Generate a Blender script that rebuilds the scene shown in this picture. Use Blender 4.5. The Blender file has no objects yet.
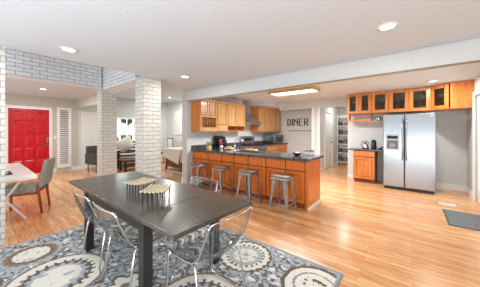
import bpy, bmesh, math, random
from mathutils import Vector, Matrix, noise
R = math.radians
random.seed(7)
scene = bpy.context.scene
COL = scene.collection

# ------------------------------------------------------------------ camera, world, exposure
cam_d = bpy.data.cameras.new('camera'); cam = bpy.data.objects.new('camera', cam_d); COL.objects.link(cam)
cam.location = (0, 0, 1.4); cam.rotation_euler = (R(90), 0, R(38.8))
cam_d.sensor_width = 36; cam_d.lens = 36 * 214 / 480; cam_d.shift_y = -13 / 480; cam_d.clip_start = 0.02
scene.camera = cam
W = bpy.data.worlds.new('world'); scene.world = W; W.use_nodes = True
bg = W.node_tree.nodes['Background']; bg.inputs[0].default_value = (0.88, 0.94, 1.0, 1); bg.inputs[1].default_value = 1.15
vs = scene.view_settings
vs.view_transform = 'Standard'; vs.look = 'None'; vs.gamma = 1; vs.use_curve_mapping = False; vs.exposure = 0.38
CAN_W, FIX_W = 20, 90
def area_light(name, loc, rot, sx, sy, e):
    L = bpy.data.lights.new(name, 'AREA'); L.shape = 'RECTANGLE'; L.size = sx; L.size_y = sy; L.energy = e; L.color = (.92, .96, 1)
    o = bpy.data.objects.new(name, L); COL.objects.link(o); o.location = loc; o.rotation_euler = rot
area_light('side_door_daylight', (1.5, 5.2, 1.2), (0, R(90), 0), 2.0, 2.2, 22)
area_light('ceiling_fill', (.3, -1.7, .5), (R(158), 0, 0), 5.2, 1.6, 130)  # added area light behind the camera, aimed up to brighten the ceiling
area_light('sitting_window_daylight', (-9.9, 3.8, 1.5), (0, R(-90), 0), 1.1, 1.1, 25)

# ------------------------------------------------------------------ materials
def lin(c):
    return tuple(((v / 255) / 12.92 if v / 255 <= .04045 else ((v / 255 + .055) / 1.055) ** 2.4) for v in c) + (1,)
MATS = {}
def mat(name, rgb, rough=.5, metal=0., coat=0., emit=None, spec=.5):
    if name in MATS: return MATS[name]
    m = bpy.data.materials.new(name); m.use_nodes = True
    b = m.node_tree.nodes['Principled BSDF']
    b.inputs['Base Color'].default_value = lin(rgb); b.inputs['Roughness'].default_value = rough
    b.inputs['Metallic'].default_value = metal; b.inputs['Coat Weight'].default_value = coat
    b.inputs['Specular IOR Level'].default_value = spec
    if emit: b.inputs['Emission Color'].default_value = lin(rgb); b.inputs['Emission Strength'].default_value = emit
    MATS[name] = m; return m
def nd(m, t, **kw):
    n = m.node_tree.nodes.new(t)
    for k, v in kw.items(): setattr(n, k, v)
    return n
def ln(m, a, b): m.node_tree.links.new(a, b)
def coords(m, scale=(1, 1, 1), out='Object', rot=(0, 0, 0)):
    tc = nd(m, 'ShaderNodeTexCoord'); mp = nd(m, 'ShaderNodeMapping')
    mp.inputs['Scale'].default_value = scale; mp.inputs['Rotation'].default_value = rot
    ln(m, tc.outputs[out], mp.inputs['Vector']); return mp.outputs['Vector']
def noisy(name, c1, c2, scale=(1, 1, 1), freq=5, rough=.5, detail=4, bump=0, metal=0, coat=0, lo=.35, hi=.65, spec=.5):
    m = mat(name, c1, rough, metal, coat, spec=spec)
    if m.get('done'): return m
    m['done'] = 1
    b = m.node_tree.nodes['Principled BSDF']
    n = nd(m, 'ShaderNodeTexNoise'); n.inputs['Scale'].default_value = freq; n.inputs['Detail'].default_value = detail
    ln(m, coords(m, scale), n.inputs['Vector'])
    r = nd(m, 'ShaderNodeValToRGB'); r.color_ramp.elements[0].position = lo; r.color_ramp.elements[1].position = hi
    r.color_ramp.elements[0].color = lin(c1); r.color_ramp.elements[1].color = lin(c2)
    ln(m, n.outputs['Fac'], r.inputs['Fac']); ln(m, r.outputs['Color'], b.inputs['Base Color'])
    if bump:
        bp = nd(m, 'ShaderNodeBump'); bp.inputs['Strength'].default_value = bump; bp.inputs['Distance'].default_value = .01
        ln(m, n.outputs['Fac'], bp.inputs['Height']); ln(m, bp.outputs['Normal'], b.inputs['Normal'])
    return m
def floor_mat():
    m = mat('oak_floor', (214, 150, 92), .22, spec=.8); b = m.node_tree.nodes['Principled BSDF']
    v = coords(m)
    br = nd(m, 'ShaderNodeTexBrick'); br.offset = .37
    for k, x in (('Scale', 1), ('Brick Width', 1.1), ('Row Height', .07), ('Mortar Size', .0012), ('Mortar Smooth', .2), ('Bias', 0)): br.inputs[k].default_value = x
    br.inputs['Color1'].default_value = lin((238, 190, 138)); br.inputs['Color2'].default_value = lin((216, 150, 96)); br.inputs['Mortar'].default_value = lin((166, 118, 80))
    ln(m, v, br.inputs['Vector'])
    n = nd(m, 'ShaderNodeTexNoise'); n.inputs['Scale'].default_value = 3; n.inputs['Detail'].default_value = 6
    ln(m, coords(m, (1.2, 14, 1)), n.inputs['Vector'])
    rp = nd(m, 'ShaderNodeValToRGB'); rp.color_ramp.elements[0].color = (.6, .53, .44, 1); rp.color_ramp.elements[1].color = (1.12, 1.1, 1.08, 1)
    rp.color_ramp.elements[0].position = .3; rp.color_ramp.elements[1].position = .62
    ln(m, n.outputs['Fac'], rp.inputs['Fac'])
    mx = nd(m, 'ShaderNodeMix', data_type='RGBA', blend_type='MULTIPLY'); mx.inputs[0].default_value = .8
    ln(m, br.outputs['Color'], mx.inputs[6]); ln(m, rp.outputs['Color'], mx.inputs[7]); ln(m, mx.outputs[2], b.inputs['Base Color'])
    return m
def brick_mat(name, c1, c2, mortar):
    m = mat(name, c1, .6); b = m.node_tree.nodes['Principled BSDF']
    tc = nd(m, 'ShaderNodeTexCoord'); sp = nd(m, 'ShaderNodeSeparateXYZ'); ln(m, tc.outputs['Object'], sp.inputs[0])
    ad = nd(m, 'ShaderNodeMath', operation='ADD'); ln(m, sp.outputs[0], ad.inputs[0]); ln(m, sp.outputs[1], ad.inputs[1])
    cb = nd(m, 'ShaderNodeCombineXYZ'); ln(m, ad.outputs[0], cb.inputs[0]); ln(m, sp.outputs[2], cb.inputs[1])
    br = nd(m, 'ShaderNodeTexBrick')
    for k, x in (('Scale', 1), ('Brick Width', .23), ('Row Height', .077), ('Mortar Size', .0065), ('Mortar Smooth', .35), ('Bias', 0)): br.inputs[k].default_value = x
    br.inputs['Color1'].default_value = lin(c1); br.inputs['Color2'].default_value = lin(c2); br.inputs['Mortar'].default_value = lin(mortar)
    ln(m, cb.outputs[0], br.inputs['Vector']); ln(m, br.outputs['Color'], b.inputs['Base Color'])
    n = nd(m, 'ShaderNodeTexNoise'); n.inputs['Scale'].default_value = 40; ln(m, tc.outputs['Object'], n.inputs['Vector'])
    s = nd(m, 'ShaderNodeMath', operation='MULTIPLY_ADD'); s.inputs[1].default_value = -1.0
    ln(m, br.outputs['Fac'], s.inputs[0])
    q = nd(m, 'ShaderNodeMath', operation='MULTIPLY'); q.inputs[1].default_value = .3; ln(m, n.outputs['Fac'], q.inputs[0]); ln(m, q.outputs[0], s.inputs[2])
    bp = nd(m, 'ShaderNodeBump'); bp.inputs['Strength'].default_value = .9; bp.inputs['Distance'].default_value = .012
    ln(m, s.outputs[0], bp.inputs['Height']); ln(m, bp.outputs['Normal'], b.inputs['Normal'])
    return m
def clear_mat(name, tint, edge, refl=.9, blend=.3):
    m = bpy.data.materials.new(name); m.use_nodes = True; m.node_tree.nodes.remove(m.node_tree.nodes['Principled BSDF'])
    out = m.node_tree.nodes['Material Output']
    t = nd(m, 'ShaderNodeBsdfTransparent'); g = nd(m, 'ShaderNodeBsdfGlossy'); g.inputs['Roughness'].default_value = .03
    g.inputs['Color'].default_value = (refl, refl, refl, 1)
    lw = nd(m, 'ShaderNodeLayerWeight'); lw.inputs['Blend'].default_value = blend
    cr = nd(m, 'ShaderNodeMix', data_type='RGBA'); cr.inputs[6].default_value = lin(tint); cr.inputs[7].default_value = lin(edge)
    ln(m, lw.outputs['Facing'], cr.inputs[0]); ln(m, cr.outputs[2], t.inputs['Color'])
    pw = nd(m, 'ShaderNodeMath', operation='POWER'); pw.inputs[1].default_value = 3.5; ln(m, lw.outputs['Facing'], pw.inputs[0])
    fr = nd(m, 'ShaderNodeMath', operation='MULTIPLY_ADD'); fr.inputs[1].default_value = .55; fr.inputs[2].default_value = .08; ln(m, pw.outputs[0], fr.inputs[0])
    mx = nd(m, 'ShaderNodeMixShader'); ln(m, fr.outputs[0], mx.inputs[0]); ln(m, t.outputs[0], mx.inputs[1]); ln(m, g.outputs[0], mx.inputs[2])
    ln(m, mx.outputs[0], out.inputs['Surface']); return m

M_FLOOR = floor_mat()
M_CEIL = noisy('ceiling_paint', (214, 222, 230), (219, 227, 235), freq=60, rough=.9, bump=.25)
M_WALL = noisy('grey_wall_paint', (211, 214, 213), (216, 219, 218), freq=30, rough=.8, bump=.05)
M_BEIGE = noisy('beige_wall_paint', (196, 190, 178), (202, 196, 185), freq=30, rough=.8, bump=.05)
M_TRIM = mat('white_trim', (238, 238, 235), .4)
M_BRICK = brick_mat('painted_brick', (224, 221, 214), (213, 210, 203), (180, 177, 170))
M_BRICKB = brick_mat('brick_cool_lit', (243, 244, 246), (230, 233, 238), (172, 174, 179))  # copy of the brick with cool light put into its colour
M_CABI = noisy('amber_maple', (200, 98, 24), (222, 124, 42), scale=(7, 7, .8), freq=3, rough=.32, detail=6, coat=.25)
M_CABM = noisy('orange_maple', (194, 110, 44), (212, 136, 68), scale=(7, 7, .8), freq=3, rough=.32, detail=6, coat=.25)
M_CAB = noisy('maple_with_glare', (190, 140, 84), (206, 164, 108), scale=(7, 7, .8), freq=3, rough=.32, detail=6, coat=.25)  # maple paled to hold window glare on the left wall cabinet doors
M_CABD = noisy('dark_maple_and_shade', (128, 60, 20), (150, 74, 26), scale=(6, 6, 1), freq=3, rough=.45)  # dark maple, also paints shade into door gaps and panel grooves
M_GRAN = noisy('dark_granite', (44, 46, 46), (146, 148, 142), freq=70, rough=.12, detail=3, lo=.45, hi=.75)
M_STEEL = noisy('brushed_steel', (154, 157, 159), (168, 171, 173), scale=(1, 1, 40), freq=6, rough=.22, metal=1)
M_STEELD = mat('dark_grille_metal', (40, 42, 44), .5)  # plain dark colour of the refrigerator toe grille
M_CHROME = mat('chrome', (225, 226, 228), .08, 1)
M_GALV = noisy('galvanized_steel', (154, 159, 163), (182, 187, 191), freq=14, rough=.38, metal=.85)
M_SEATW = noisy('dark_elm', (92, 76, 58), (128, 106, 80), scale=(2, 16, 2), freq=4, rough=.45)
M_TABLE = noisy('black_brown_wood', (64, 61, 56), (78, 75, 69), scale=(1, 22, 6), freq=3, rough=.26, detail=7, spec=.8)
M_TABLEL = noisy('black_brown_leg', (34, 32, 32), (48, 45, 44), scale=(14, 14, 1), freq=3, rough=.35)
M_ACR = clear_mat('clear_acrylic', (249, 250, 250), (214, 219, 222), blend=.3)
M_GLASS = clear_mat('window_glass', (246, 250, 249), (225, 235, 232))
M_CGLASS = clear_mat('cabinet_glass', (196, 206, 205), (180, 190, 190))
M_RED = noisy('red_door_paint', (196, 2, 24), (208, 6, 32), scale=(3, 3, 1), freq=3, rough=.3, spec=.5)
M_BLACK = mat('black_satin', (24, 24, 25), .4)
M_BLACKG = mat('black_glass', (14, 16, 18), .08)
M_WHITE = mat('white_gloss', (240, 240, 238), .25)
M_SLAT = noisy('pale_bamboo', (206, 190, 148), (222, 209, 172), scale=(3, 20, 3), freq=3, rough=.5)
M_TWEED = noisy('grey_tweed', (112, 116, 108), (186, 188, 176), freq=90, rough=.9, detail=1, lo=.42, hi=.58)
M_WALNUT = noisy('warm_walnut', (132, 68, 30), (160, 88, 42), scale=(10, 10, 1), freq=3, rough=.4)
M_DWOOD = noisy('dark_brown_wood', (96, 54, 30), (128, 78, 46), scale=(1, 10, 1), freq=4, rough=.4)
M_MAT = noisy('charcoal_mat', (92, 96, 98), (122, 126, 126), scale=(1, 6, 1), freq=22, rough=.95, bump=.4)
M_LAMP = mat('lamp_glow', (255, 246, 230), .5, emit=9)
M_DIFF = mat('fluorescent_diffuser', (255, 253, 246), .5, emit=3.2)
M_LINEN = noisy('cream_linen', (214, 206, 192), (226, 219, 206), freq=60, rough=.95, bump=.1)
M_GREEN = noisy('leaf_green', (52, 92, 36), (110, 146, 66), freq=14, rough=.6)
M_SIGN = mat('dark_bronze_letters', (62, 58, 52), .45, .5)

# ------------------------------------------------------------------ mesh helpers
class MB:
    def __init__(s): s.bm = bmesh.new(); s.mats = []; s.cur = 0
    def use(s, m):
        if m not in s.mats: s.mats.append(m)
        s.cur = s.mats.index(m); return s
    def _fin(s, faces, smooth=False):
        for f in faces: f.material_index = s.cur; f.smooth = smooth
    def box(s, x0, x1, y0, y1, z0, z1, top=None):
        """top=(dx,dy): shrink of the top face"""
        tx, ty = top or (0, 0)
        p = [(x0, y0, z0), (x1, y0, z0), (x1, y1, z0), (x0, y1, z0), (x0 + tx, y0 + ty, z1), (x1 - tx, y0 + ty, z1), (x1 - tx, y1 - ty, z1), (x0 + tx, y1 - ty, z1)]
        v = [s.bm.verts.new(q) for q in p]
        s._fin([s.bm.faces.new([v[i] for i in f]) for f in ((0, 3, 2, 1), (4, 5, 6, 7), (0, 1, 5, 4), (1, 2, 6, 5), (2, 3, 7, 6), (3, 0, 4, 7))]); return s
    def hexa(s, p):
        v = [s.bm.verts.new(q) for q in p]
        s._fin([s.bm.faces.new([v[i] for i in f]) for f in ((0, 3, 2, 1), (4, 5, 6, 7), (0, 1, 5, 4), (1, 2, 6, 5), (2, 3, 7, 6), (3, 0, 4, 7))]); return s
    def prism(s, pts, z0, z1):
        a = [s.bm.verts.new((x, y, z0)) for x, y in pts]; b = [s.bm.verts.new((x, y, z1)) for x, y in pts]; n = len(pts)
        fs = [s.bm.faces.new(a[::-1]), s.bm.faces.new(b)] + [s.bm.faces.new((a[i], a[(i + 1) % n], b[(i + 1) % n], b[i])) for i in range(n)]
        s._fin(fs); return s
    def tube(s, pts, r, n=8, r1=None, closed=False):
        pts = [Vector(p) for p in pts]; rings = []; L = len(pts); up = None
        for i, p in enumerate(pts):
            if closed: t = pts[(i + 1) % L] - pts[i - 1]
            else: t = pts[min(i + 1, L - 1)] - pts[max(i - 1, 0)]
            t.normalize()
            if up is None: up = t.orthogonal().normalized()
            up = (up - t * up.dot(t)); up = up.normalized() if up.length > 1e-6 else t.orthogonal().normalized()
            w = t.cross(up); rr = r if r1 is None else r + (r1 - r) * i / (L - 1)
            rings.append([s.bm.verts.new(p + (up * math.cos(2 * math.pi * k / n) + w * math.sin(2 * math.pi * k / n)) * rr) for k in range(n)])
        fs = []
        for i in range(L if closed else L - 1):
            a, b = rings[i], rings[(i + 1) % L]
            for k in range(n): fs.append(s.bm.faces.new((a[k], a[(k + 1) % n], b[(k + 1) % n], b[k])))
        s._fin(fs, True)
        if not closed: s._fin([s.bm.faces.new(rings[0][::-1]), s.bm.faces.new(rings[-1])])
        return s
    def lathe(s, prof, c=(0, 0, 0), n=20, cap=True):
        rings = [[s.bm.verts.new((c[0] + r * math.cos(2 * math.pi * k / n), c[1] + r * math.sin(2 * math.pi * k / n), c[2] + z)) for k in range(n)] for r, z in prof]
        fs = [s.bm.faces.new((a[k], a[(k + 1) % n], b[(k + 1) % n], b[k])) for a, b in zip(rings, rings[1:]) for k in range(n)]
        s._fin(fs, True)
        if cap: s._fin([s.bm.faces.new(rings[0][::-1]), s.bm.faces.new(rings[-1])])
        return s
    def sheet(s, grid):
        """grid of points -> smooth sheet"""
        v = [[s.bm.verts.new(p) for p in row] for row in grid]
        s._fin([s.bm.faces.new((v[i][j], v[i][j + 1], v[i + 1][j + 1], v[i + 1][j])) for i in range(len(v) - 1) for j in range(len(v[0]) - 1)], True); return s
    def ball(s, c, r, sub=2, sq=(1, 1, 1), wob=0):
        g = bmesh.ops.create_icosphere(s.bm, subdivisions=sub, radius=1)
        for v in g['verts']:
            k = 1 + wob * noise.noise(v.co * 2.3 + Vector(c))
            v.co = Vector((c[0] + v.co.x * r * sq[0] * k, c[1] + v.co.y * r * sq[1] * k, c[2] + v.co.z * r * sq[2] * k))
        s._fin({f for v in g['verts'] for f in v.link_faces}, True); return s
    def build(s, name, m=None, parent=None, bevel=0, loc=None, solid=0, subd=0):
        me = bpy.data.meshes.new(name); bmesh.ops.recalc_face_normals(s.bm, faces=s.bm.faces[:]); s.bm.to_mesh(me); s.bm.free()
        for q in (s.mats or [m]): me.materials.append(q)
        o = bpy.data.objects.new(name, me); COL.objects.link(o)
        if parent: o.parent = parent
        if loc: o.location = loc
        if subd: d = o.modifiers.new('sub', 'SUBSURF'); d.levels = subd; d.render_levels = subd
        if solid: d = o.modifiers.new('solid', 'SOLIDIFY'); d.thickness = solid; d.offset = 0
        if bevel: d = o.modifiers.new('bevel', 'BEVEL'); d.width = bevel; d.segments = 2; d.limit_method = 'ANGLE'
        return o
def tag(o, label, cat, group=None):
    o['label'] = label; o['category'] = cat
    if group: o['group'] = group
    return o
def thing(name, label, cat, loc=(0, 0, 0), rz=0, group=None):
    o = bpy.data.objects.new(name, None); COL.objects.link(o); o.location = loc; o.rotation_euler = (0, 0, R(rz)); o.empty_display_size = .1
    return tag(o, label, cat, group)
def struct(o): o['kind'] = 'structure'; return o
def SB(name, m, *b, bevel=0):
    q = MB()
    for x in b: q.box(*x)
    return struct(q.build(name, m, bevel=bevel))
def copy_tree(root, loc, rz, label, group=None):
    r = root.copy(); COL.objects.link(r); r.location = loc; r.rotation_euler = (0, 0, R(rz)); r['label'] = label
    for ch in list(root.children):
        c = ch.copy(); COL.objects.link(c); c.parent = r
        for g in list(ch.children):
            d = g.copy(); COL.objects.link(d); d.parent = c
    return r

# ------------------------------------------------------------------ the setting
SB('floor', M_FLOOR, (-10, 2.5, -1.4, 10.2, -.12, 0))
SB('ceiling_living', M_CEIL, (-3.88, 3.2, -3.5, 2.3, 2.42, 2.6), (-4.4, 3.2, 2.3, 3.46, 2.42, 2.6))
SB('ceiling_kitchen', M_CEIL, (-4.549, 1.12, 3.58, 9.7, 2.42, 2.6))
SB('ceiling_stairwell', M_CEIL, (-6.2, -3.88, -.2, 2.3, 3.1, 3.2))
SB('ceiling_entry', M_CEIL, (-9.6, -6.2, -3.5, 2.3, 2.5, 2.62))
SB('ceiling_sitting', M_CEIL, (-9.6, -4.4, 2.3, 6.1, 2.75, 2.87), (-4.4, -4.3, 2.3, 3.46, 2.6, 2.87))
SB('ceiling_beam', M_WALL, (-4.549, 2.5, 3.46, 3.579, 2.16, 2.408), (-4.549, 2.5, 3.56, 3.579, 2.408, 2.6))
SB('trim_beam', mat('moulding_shade_line', (146, 120, 92), .5), (-4.549, .969, 3.448, 3.459, 2.146, 2.168))  # beam trim coloured brown to hold the shadow line along the edge
# brick columns and the headers between them
SB('brick_column', M_BRICK, (-4.22, -3.88, -.1, .24, 0, 2.42))
SB('brick_column', M_BRICK, (-4.22, -3.88, 1.98, 2.32, 0, 2.42))
SB('brick_column', M_BRICK, (-6.2, -5.9, 1.95, 2.3, 0, 2.44))
SB('wall_brick_header', M_BRICKB, (-6.2, -5.9, -3.5, 1.95, 2.44, 3.1))
SB('wall_brick_lintel', M_BRICKB, (-6.2, -4.22, 1.98, 2.3, 2.38, 3.1))
SB('wall_stairwell', M_CEIL, (-4.0, -3.88, -3.5, 2.3, 2.6, 3.1))
# kitchen walls
SB('wall_kitchen_left', M_WALL, (-4.75, -4.55, 3.46, 8.05, 0, 2.6))
SB('wall_kitchen_back', M_WALL, (-4.55, -2.62, 7.9, 8.05, 0, 2.42))
SB('wall_soffit', M_WALL, (-4.55, -3.94, 6.2, 7.9, 2.26, 2.42), (-3.94, -1.51, 7.3, 7.42, 2.16, 2.42))
SB('wall_hall_left', M_WALL, (-2.62, -2.42, 7.3, 7.42, 0, 2.159), (-2.62, -2.42, 7.42, 7.84, 0, 2.42), (-2.62, -2.42, 8.72, 9.6, 0, 2.42), (-2.62, -2.42, 7.84, 8.72, 2.05, 2.42))
SB('wall_hall_end', M_BEIGE, (-2.62, -1.3, 9.6, 9.7, 0, 2.42))
SB('wall_fridge', M_WALL, (-1.51, 1.12, 7.05, 7.2, 0, 2.42), (-1.51, -1.4, 7.2, 9.6, 0, 2.42))
SB('wall_right', M_WALL, (.97, 1.12, 6.22, 7.05, 0, 2.42), (2.4, 2.5, -3.5, -1.2, 0, 2.42), (2.4, 2.5, -.3, 3.46, 0, 2.42), (2.4, 2.5, -1.2, -.3, 0, .7), (2.4, 2.5, -1.2, -.3, 2.1, 2.42), (.97, 2.5, 3.461, 3.579, 0, 2.155), (.97, 1.12, 3.58, 4.2, 0, 2.42), (.97, 1.12, 4.2, 6.22, 2.08, 2.42))
# entry and sitting room walls
SB('wall_entry', M_BEIGE, (-9.55, -9.4, -3.5, .6, 0, 2.5), (-9.55, -9.4, .6, 1.62, 2.13, 2.5), (-9.55, -9.4, 1.62, 1.79, 0, 2.5), (-9.55, -9.4, 1.79, 2.14, 2.17, 2.5), (-9.55, -9.4, 1.79, 2.14, 0, .14), (-9.55, -9.4, 2.14, 2.36, 0, 2.75))
SB('wall_entry_lintel', M_BEIGE, (-9.4, -6.2, 2.3, 2.42, 2.18, 2.75))
SB('wall_sitting_left', M_WALL, (-9.55, -9.4, 2.36, 3.2, 0, 2.75), (-9.55, -9.4, 3.2, 4.4, 0, .8), (-9.55, -9.4, 3.2, 4.4, 1.95, 2.75), (-9.55, -9.4, 4.4, 6.1, 0, 2.75))
SB('wall_sitting_back', M_WALL, (-9.4, -4.75, 5.98, 6.1, 0, 2.75))
SB('wall_sitting_right', M_WALL, (-4.9, -4.75, 3.9, 5.98, 0, 2.75), (-4.9, -4.3, 3.46, 3.5, 2.6, 2.75))
# trims
SB('baseboard_fridge', M_TRIM, (.39, .97, 7.03, 7.05, 0, .13), (-1.51, -1.27, 7.03, 7.05, 0, .1))
SB('baseboard_right', M_TRIM, (.95, .97, 6.3, 7.03, 0, .13))
SB('baseboard_entry', M_TRIM, (-9.4, -9.385, 1.66, 1.76, 0, .12), (-9.4, -9.385, 2.16, 2.36, 0, .12), (-9.4, -9.385, 2.36, 3.2, 0, .12))
SB('baseboard_hall', M_TRIM, (-2.42, -2.405, 7.3, 7.76, 0, .12), (-2.42, -2.405, 8.8, 9.6, 0, .12))
SB('trim_dado', mat('ledge_shade', (150, 145, 136), .5), (-3.86, -2.63, 7.86, 7.9, 1.375, 1.405), bevel=.006)  # ledge darkened so its colour carries the shadow line
SB('trim_hall', M_TRIM, (-2.7, -2.62, 7.29, 7.31, 0, 2.16), (-2.5, -2.415, 7.285, 7.31, 0, 2.16), bevel=.004)

# red entry door: local x along +Y, front towards +X
def casing(w, h, t=.07, d=.02):
    return MB().box(-t, 0, -d, 0, 0, h + t).box(w, w + t, -d, 0, 0, h + t).box(0, w, -d, 0, h, h + t)
d1 = struct(thing('door_1', 'red panelled front door with nickel lock set', 'door', (-9.4, .64, 0), 90)); del d1['category']
MB().box(0, .94, .03, .07, .01, 2.09).build('slab', M_RED, d1)
for i in range(3):
    for j in range(5):
        x0 = .1 + i * .265; z0 = .16 + j * .385
        q = MB().box(x0, x0 + .21, .018, .031, z0, z0 + .3, top=None)
        q.hexa([(x0 + .03, -.002 + .004, z0 + .03), (x0 + .18, .002, z0 + .03), (x0 + .21, .019, z0), (x0, .019, z0), (x0 + .03, .002, z0 + .27), (x0 + .18, .002, z0 + .27), (x0 + .21, .019, z0 + .3), (x0, .019, z0 + .3)])
        q.build('raised_panel', M_RED, d1)
casing(.94, 2.1).build('casing', M_TRIM, d1, bevel=.004)
dl = MB().box(.865, .915, -.01, .03, 1.0, 1.17).build('deadbolt_keypad', M_STEEL, d1, bevel=.008); dl['label'] = 'satin nickel keypad lock'
h1 = MB().lathe([(.028, 0), (.028, .012)], (0, 0, 0), 16).build('door_handle', M_STEEL, d1, loc=(.89, .03, .93)); h1.rotation_euler = (R(90), 0, 0)
MB().tube([(.89, .03, .93), (.89, -.03, .93), (.8, -.035, .93)], .011).build('lever', M_STEEL, d1)
# sidelight with shutter
w1 = struct(thing('window_1', 'narrow sidelight window with white louvred shutter', 'window', (-9.4, 1.79, 0), 90)); del w1['category']
MB().box(-.02, .06, -.03, .1, .12, 2.19).box(.29, .37, -.03, .1, .12, 2.19).box(.06, .29, -.03, .1, .12, .24).box(.06, .29, -.03, .1, 2.1, 2.19).build('shutter_frame', M_TRIM, w1, bevel=.004)
q = MB()
for k in range(28):
    z = .27 + k * .066
    q.hexa([(.06, -.02, z - .016), (.29, -.02, z - .016), (.29, .02, z + .018), (.06, .02, z + .018), (.06, -.02, z - .01), (.29, -.02, z - .01), (.29, .02, z + .024), (.06, .02, z + .024)])
q.build('louvers', M_TRIM, w1)
MB().box(.06, .29, .09, .1, .24, 2.1).build('pane', mat('amber_pane', (150, 96, 84), .15), w1)
# sitting room window
w2 = struct(thing('window_2', 'white framed window of the sitting room', 'window', (-9.4, 3.2, .8), 90)); del w2['category']
q = MB().box(0, .06, -.03, .1, 0, 1.15).box(1.14, 1.2, -.03, .1, 0, 1.15).box(.06, 1.14, -.03, .1, 0, .06).box(.06, 1.14, -.03, .1, 1.09, 1.15).box(.06, 1.14, -.01, .06, .76, .8)
q.build('window_frame', M_TRIM, w2, bevel=.004)
q = MB()
for x in (.33, .6, .87): q.box(x - .012, x + .012, .0, .05, .06, 1.09)
q.build('muntins', M_TRIM, w2)
MB().box(.06, 1.14, .022, .028, .06, 1.09).build('pane', M_GLASS, w2)
# white door of the hall
d2 = struct(thing('door_2', 'white hall door with steel knob', 'door', (-2.42, 7.84, 0), 90)); del d2['category']
q = MB().box(0, .88, .03, .07, .01, 2.04)
for (x0, x1) in ((.1, .4), (.48, .78)):
    for (z0, z1) in ((.2, .85), (1.0, 1.55), (1.66, 1.92)): q.box(x0, x1, .02, .031, z0, z1)
q.build('slab', M_TRIM, d2, bevel=.004)
casing(.88, 2.05, .075).build('casing', M_TRIM, d2, bevel=.004)
k = MB().lathe([(.03, 0), (.03, .01), (.012, .015), (.012, .03), (.03, .045), (.02, .07)], n=14).build('knob', M_STEEL, d2, loc=(.81, .03, .95)); k.rotation_euler = (R(90), 0, 0)
k = MB().lathe([(.026, 0), (.026, .02), (.015, .03)], n=14).build('deadbolt', M_STEEL, d2, loc=(.81, .03, 1.12)); k.rotation_euler = (R(90), 0, 0)
# glazed side door on the right wall (front towards -X)
d3 = struct(thing('door_3', 'white glazed side door beside the mat', 'door', (.97, 6.2, 0), -90)); del d3['category']
casing(2.0, 2.08, .085, .025).build('casing', M_TRIM, d3, bevel=.005)
MB().box(0, .1, .03, .08, .01, 2.07).box(.9, 1.1, .03, .08, .01, 2.07).box(1.9, 2.0, .03, .08, .01, 2.07).box(.1, .9, .03, .08, .01, .25).box(1.1, 1.9, .03, .08, .01, .25).box(.1, .9, .03, .08, 1.95, 2.07).box(1.1, 1.9, .03, .08, 1.95, 2.07).build('door_frame', M_TRIM, d3, bevel=.004)
MB().box(.1, .9, .052, .058, .25, 1.95).box(1.1, 1.9, .052, .058, .25, 1.95).build('pane', M_GLASS, d3)
# white closet door in the sitting room wall
d4 = struct(thing('door_4', 'white door seen past the entry', 'door', (-9.4, 2.44, 0), 90)); del d4['category']
MB().box(0, .62, -.02, .0, .01, 2.1).box(.08, .27, -.028, -.019, .2, 1.95).box(.35, .54, -.028, -.019, .2, 1.95).build('slab', M_TRIM, d4, bevel=.004)
# outdoors beyond the sitting room window
SB('ground', noisy('lawn', (96, 120, 66), (124, 140, 84), freq=8, rough=.9), (-16, -10, -1, 9, -.15, -.02))
q = MB()
for k in range(26): q.ball((random.uniform(-.5, .5), random.uniform(-1.1, 1.1), random.uniform(.35, 1.0)), random.uniform(.2, .36), 2, wob=.8)
tag(q.build('shrub', M_GREEN, loc=(-12.3, 4.4, 0)), 'green shrub outside the sitting room window', 'shrub')
q = MB()
for k in range(22): q.ball((random.uniform(-.8, .8), random.uniform(-1.6, 1.6), random.uniform(1.75, 3.1)), random.uniform(.25, .42), 2, wob=.8)
t = thing('tree', 'leafy tree behind the shrub outside the window', 'tree', (-14, 5.2, 0)); q.build('crown', noisy('tree_green', (58, 82, 70), (88, 112, 98), freq=9, rough=.7), t)
MB().tube([(0, 0, -.05), (.05, .03, 1.2), (0, 0, 2.3)], .12, r1=.07).build('trunk', M_DWOOD, t)

# ------------------------------------------------------------------ lamps
def can(x, y, z, label, w=CAN_W):
    t = thing('recessed_light', label, 'ceiling light', (x, y, z), 0, 'recessed ceiling lights')
    MB().lathe([(.062, -.002), (.095, -.002), (.095, -.008), (.062, -.012)], n=28, cap=False).build('trim_ring', M_WHITE, t)
    MB().lathe([(.0, -.004), (.063, -.004)], n=28, cap=False).build('lamp_lens', M_LAMP, t)
    L = bpy.data.lights.new('can_light', 'AREA'); L.shape = 'DISK'; L.size = .12; L.energy = w; L.color = (1, .96, .9)
    o = bpy.data.objects.new('can_light', L); COL.objects.link(o); o.location = (x, y, z - .02)
can(-.187, 2.53, 2.42, 'round recessed ceiling light above the open floor, the largest one', 7)
can(-3.36, .75, 2.42, 'round recessed ceiling light beside the brick header', 9)
can(-3.34, 2.5, 2.42, 'round recessed ceiling light in front of the white beam, near the brick column', 8)
can(.33, 5.93, 2.42, 'round recessed ceiling light in front of the cabinets over the refrigerator', 16)
can(-7.6, 1.15, 2.5, 'round recessed ceiling light in the entry above the red door', 28)
can(-1.95, 8.5, 2.42, 'round recessed ceiling light, added unseen to brighten the hall with the pantry shelves', 8)  # unseen lamp added to make the hall brighter
can(-7.7, 5.0, 2.75, 'round recessed ceiling light in the far sitting room', 40)
t = thing('ceiling_fixture', 'wood framed fluorescent ceiling light over the kitchen', 'ceiling light', (-2.3, 4.975, 2.42))
MB().box(-.58, .58, -.235, -.205, -.09, 0).box(-.58, .58, .205, .235, -.09, 0).box(-.58, -.55, -.205, .205, -.09, 0).box(.55, .58, -.205, .205, -.09, 0).build('wood_frame', M_CAB, t, bevel=.006)
MB().box(-.55, .55, -.205, .205, -.08, -.02).build('diffuser', M_DIFF, t)
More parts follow.
